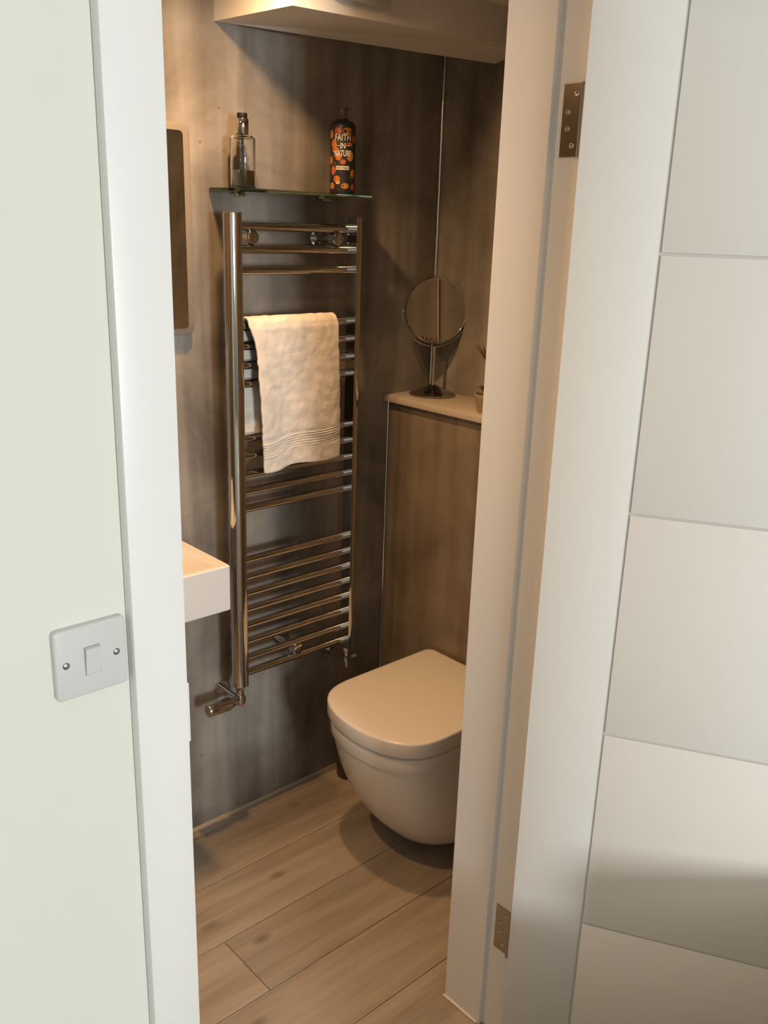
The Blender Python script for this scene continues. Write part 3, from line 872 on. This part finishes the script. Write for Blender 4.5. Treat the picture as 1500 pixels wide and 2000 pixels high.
nrm = Vector((ax.y, -ax.x, 0))
if nrm.dot(-vc) < 0: nrm = -nrm
tilt = math.radians(4.0)
nrm = (nrm * math.cos(tilt) + Vector((0, 0, math.sin(tilt)))).normalized()
upm = ax.cross(nrm); upm = upm if upm.z > 0 else -upm
RM = .0925
dc = vc + Vector((0, 0, .2415))
b = NB(); lathe(b, dc, [(RM - .004, -.008), (RM, -.0065), (RM + .0012, 0), (RM, .0065), (RM - .002, .008), (RM - .0035, .0076), (RM - .004, .0068)], n=72, axis=nrm)
obj('rim', b, M_chrome, vm, smooth=True, angle=50)
for s, nm in ((1, 'mirror_glass'), (-1, 'mirror_glass')):
    b = NB(); lathe(b, dc + nrm * (.0068 * s), [(RM - .0036, 0), (0, 0)], n=72, axis=nrm * s)
    obj(nm, b, M_mirror, vm)
b = NB()
arc = []
for k in range(41):
    a = math.radians(180 + 180 * k / 40)
    arc.append(dc + ax * ((RM + .0085) * math.cos(a)) + Vector((0, 0, 1)) * ((RM + .0085) * math.sin(a)) )
arc = [arc[0] + Vector((0, 0, .006))] + arc + [arc[-1] + Vector((0, 0, .006))]
tube(b, arc, .0021, n=10)
for s in (-1, 1): cyl(b, dc + ax * s * (RM + .0005), dc + ax * s * (RM + .011), .0028, n=14)
obj('yoke', b, M_chrome, vm, smooth=True)

# ------------------------------------------------------------------ small plant on the ledge, mostly hidden by the jamb
pp = Vector((1.826, 1.597, LZ))
pl = thing('potted_succulent', 'small spiky plant in a beige pot at the ledge end by the door lining', 'plant', pp)
b = NB(); lathe(b, pp, [(0, .0003), (.021, .0003), (.023, .002), (.030, .040), (.0315, .042), (.0315, .050), (.029, .050), (.028, .044), (0, .044)], n=36)
obj('pot', b, M_pot, pl, smooth=True, angle=40)
b = NB(); lathe(b, pp, [(0, .046), (.0278, .0445)], n=30); obj('soil', b, M_soil, pl)
b = NB(); tube(b, [pp + Vector((0, 0, .045)), pp + Vector((.002, -.002, .09)), pp + Vector((0, .001, .130))], [.009, .0075, .007], n=12)
obj('stem', b, M_leaf2, pl, smooth=True)
def leaf(base, a, el, ln, wd):
    b = NB(); n = 7
    d0 = Vector((math.cos(a), math.sin(a), 0)); side = Vector((-math.sin(a), math.cos(a), 0))
    L_, R_, T_, U_ = [], [], [], []
    p = base.copy(); e = el
    for k in range(n + 1):
        t = k / n
        w = wd * (math.sin(math.pi * min(1, .18 + .82 * t)) ** .7) * (1 - t * .2) if t < 1 else 0.0004
        nv = -d0 * math.sin(e) + Vector((0, 0, math.cos(e)))
        L_.append(b.verts.new(p + side * w)); R_.append(b.verts.new(p - side * w)); T_.append(b.verts.new(p - nv * (w * .35 + .0004))); U_.append(b.verts.new(p + nv * w * .12))
        p = p + (d0 * math.cos(e) + Vector((0, 0, math.sin(e)))) * (ln / n)
        e -= .05
    for k in range(n):
        b.faces.new((L_[k], U_[k], U_[k + 1], L_[k + 1])); b.faces.new((U_[k], R_[k], R_[k + 1], U_[k + 1]))
        b.faces.new((R_[k], T_[k], T_[k + 1], R_[k + 1])); b.faces.new((T_[k], L_[k], L_[k + 1], T_[k + 1]))
    return b
random.seed(5)
for k in range(16):
    obj('leaf', leaf(pp + Vector((0, 0, .126 + .001 * (k % 4))), k * 2.4, math.radians(48 + 24 * ((k * 7) % 5) / 4), .058 + .008 * random.random(), .0042), M_leaf, pl, smooth=True, angle=80)
for k in range(11):
    obj('leaf', leaf(pp + Vector((0, 0, .050)), k * 2.4 + .5, math.radians(28 + 30 * ((k * 3) % 4) / 3), .034, .0062), M_leaf2, pl, smooth=True, angle=80)

# ------------------------------------------------------------------ extractor grille on the ceiling boxing
fx0, fx1, fz0, fz1 = 1.318, 1.490, 2.096, 2.160
yfan = 1.6575
ef = thing('extractor_fan', 'pale grey extractor fan grille on the white ceiling boxing', 'extractor fan', ((fx0 + fx1) / 2, yfan, fz0))
b = NB(); box(b, fx0, fx1, yfan - .010, yfan, fz0, fz1, .003, 2)
obj('faceplate', b, M_fan, ef, smooth=True)
for k in range(2):
    z = fz0 + .020 + k * .0195
    b = NB(); box(b, fx0 + .02, fx1 - .02, yfan - .0135, yfan - .0095, z, z + .011, .001, 1)
    obj('slat', b, M_fan, ef)

# ------------------------------------------------------------------ recessed downlights
def downlight(x, y, label, w, size=140, blend=1.0):
    t = thing('downlight', label, 'light', (x, y, ZC - .002), 'ceiling downlights')
    b = NB(); lathe(b, (x, y, ZC - .0005), [(.030, -.003), (.042, -.005), (.044, -.003), (.044, 0), (.030, 0), (.030, -.003)], n=40)
    obj('bezel', b, M_chrome, t, smooth=True, angle=40)
    b = NB(); lathe(b, (x, y, ZC - .0018), [(.0298, 0), (0, 0)], n=36)
    obj('lens', b, emit_mat('warm_lens', LAMP_COL, 720), t)
    l = bpy.data.lights.new('downlight_beam', 'SPOT'); l.energy = w; l.color = LAMP_COL; l.spot_size = math.radians(size); l.spot_blend = blend; l.shadow_soft_size = .028
    o = bpy.data.objects.new('downlight_beam', l); C.objects.link(o); o.parent = t; o.location = (0, 0, -.008)
downlight(1.085, 1.60, 'warm ceiling downlight nearest the toilet', LAMP_W)
downlight(0.40, 1.52, 'warm ceiling downlight over the far end beyond the basin', LAMP_W)
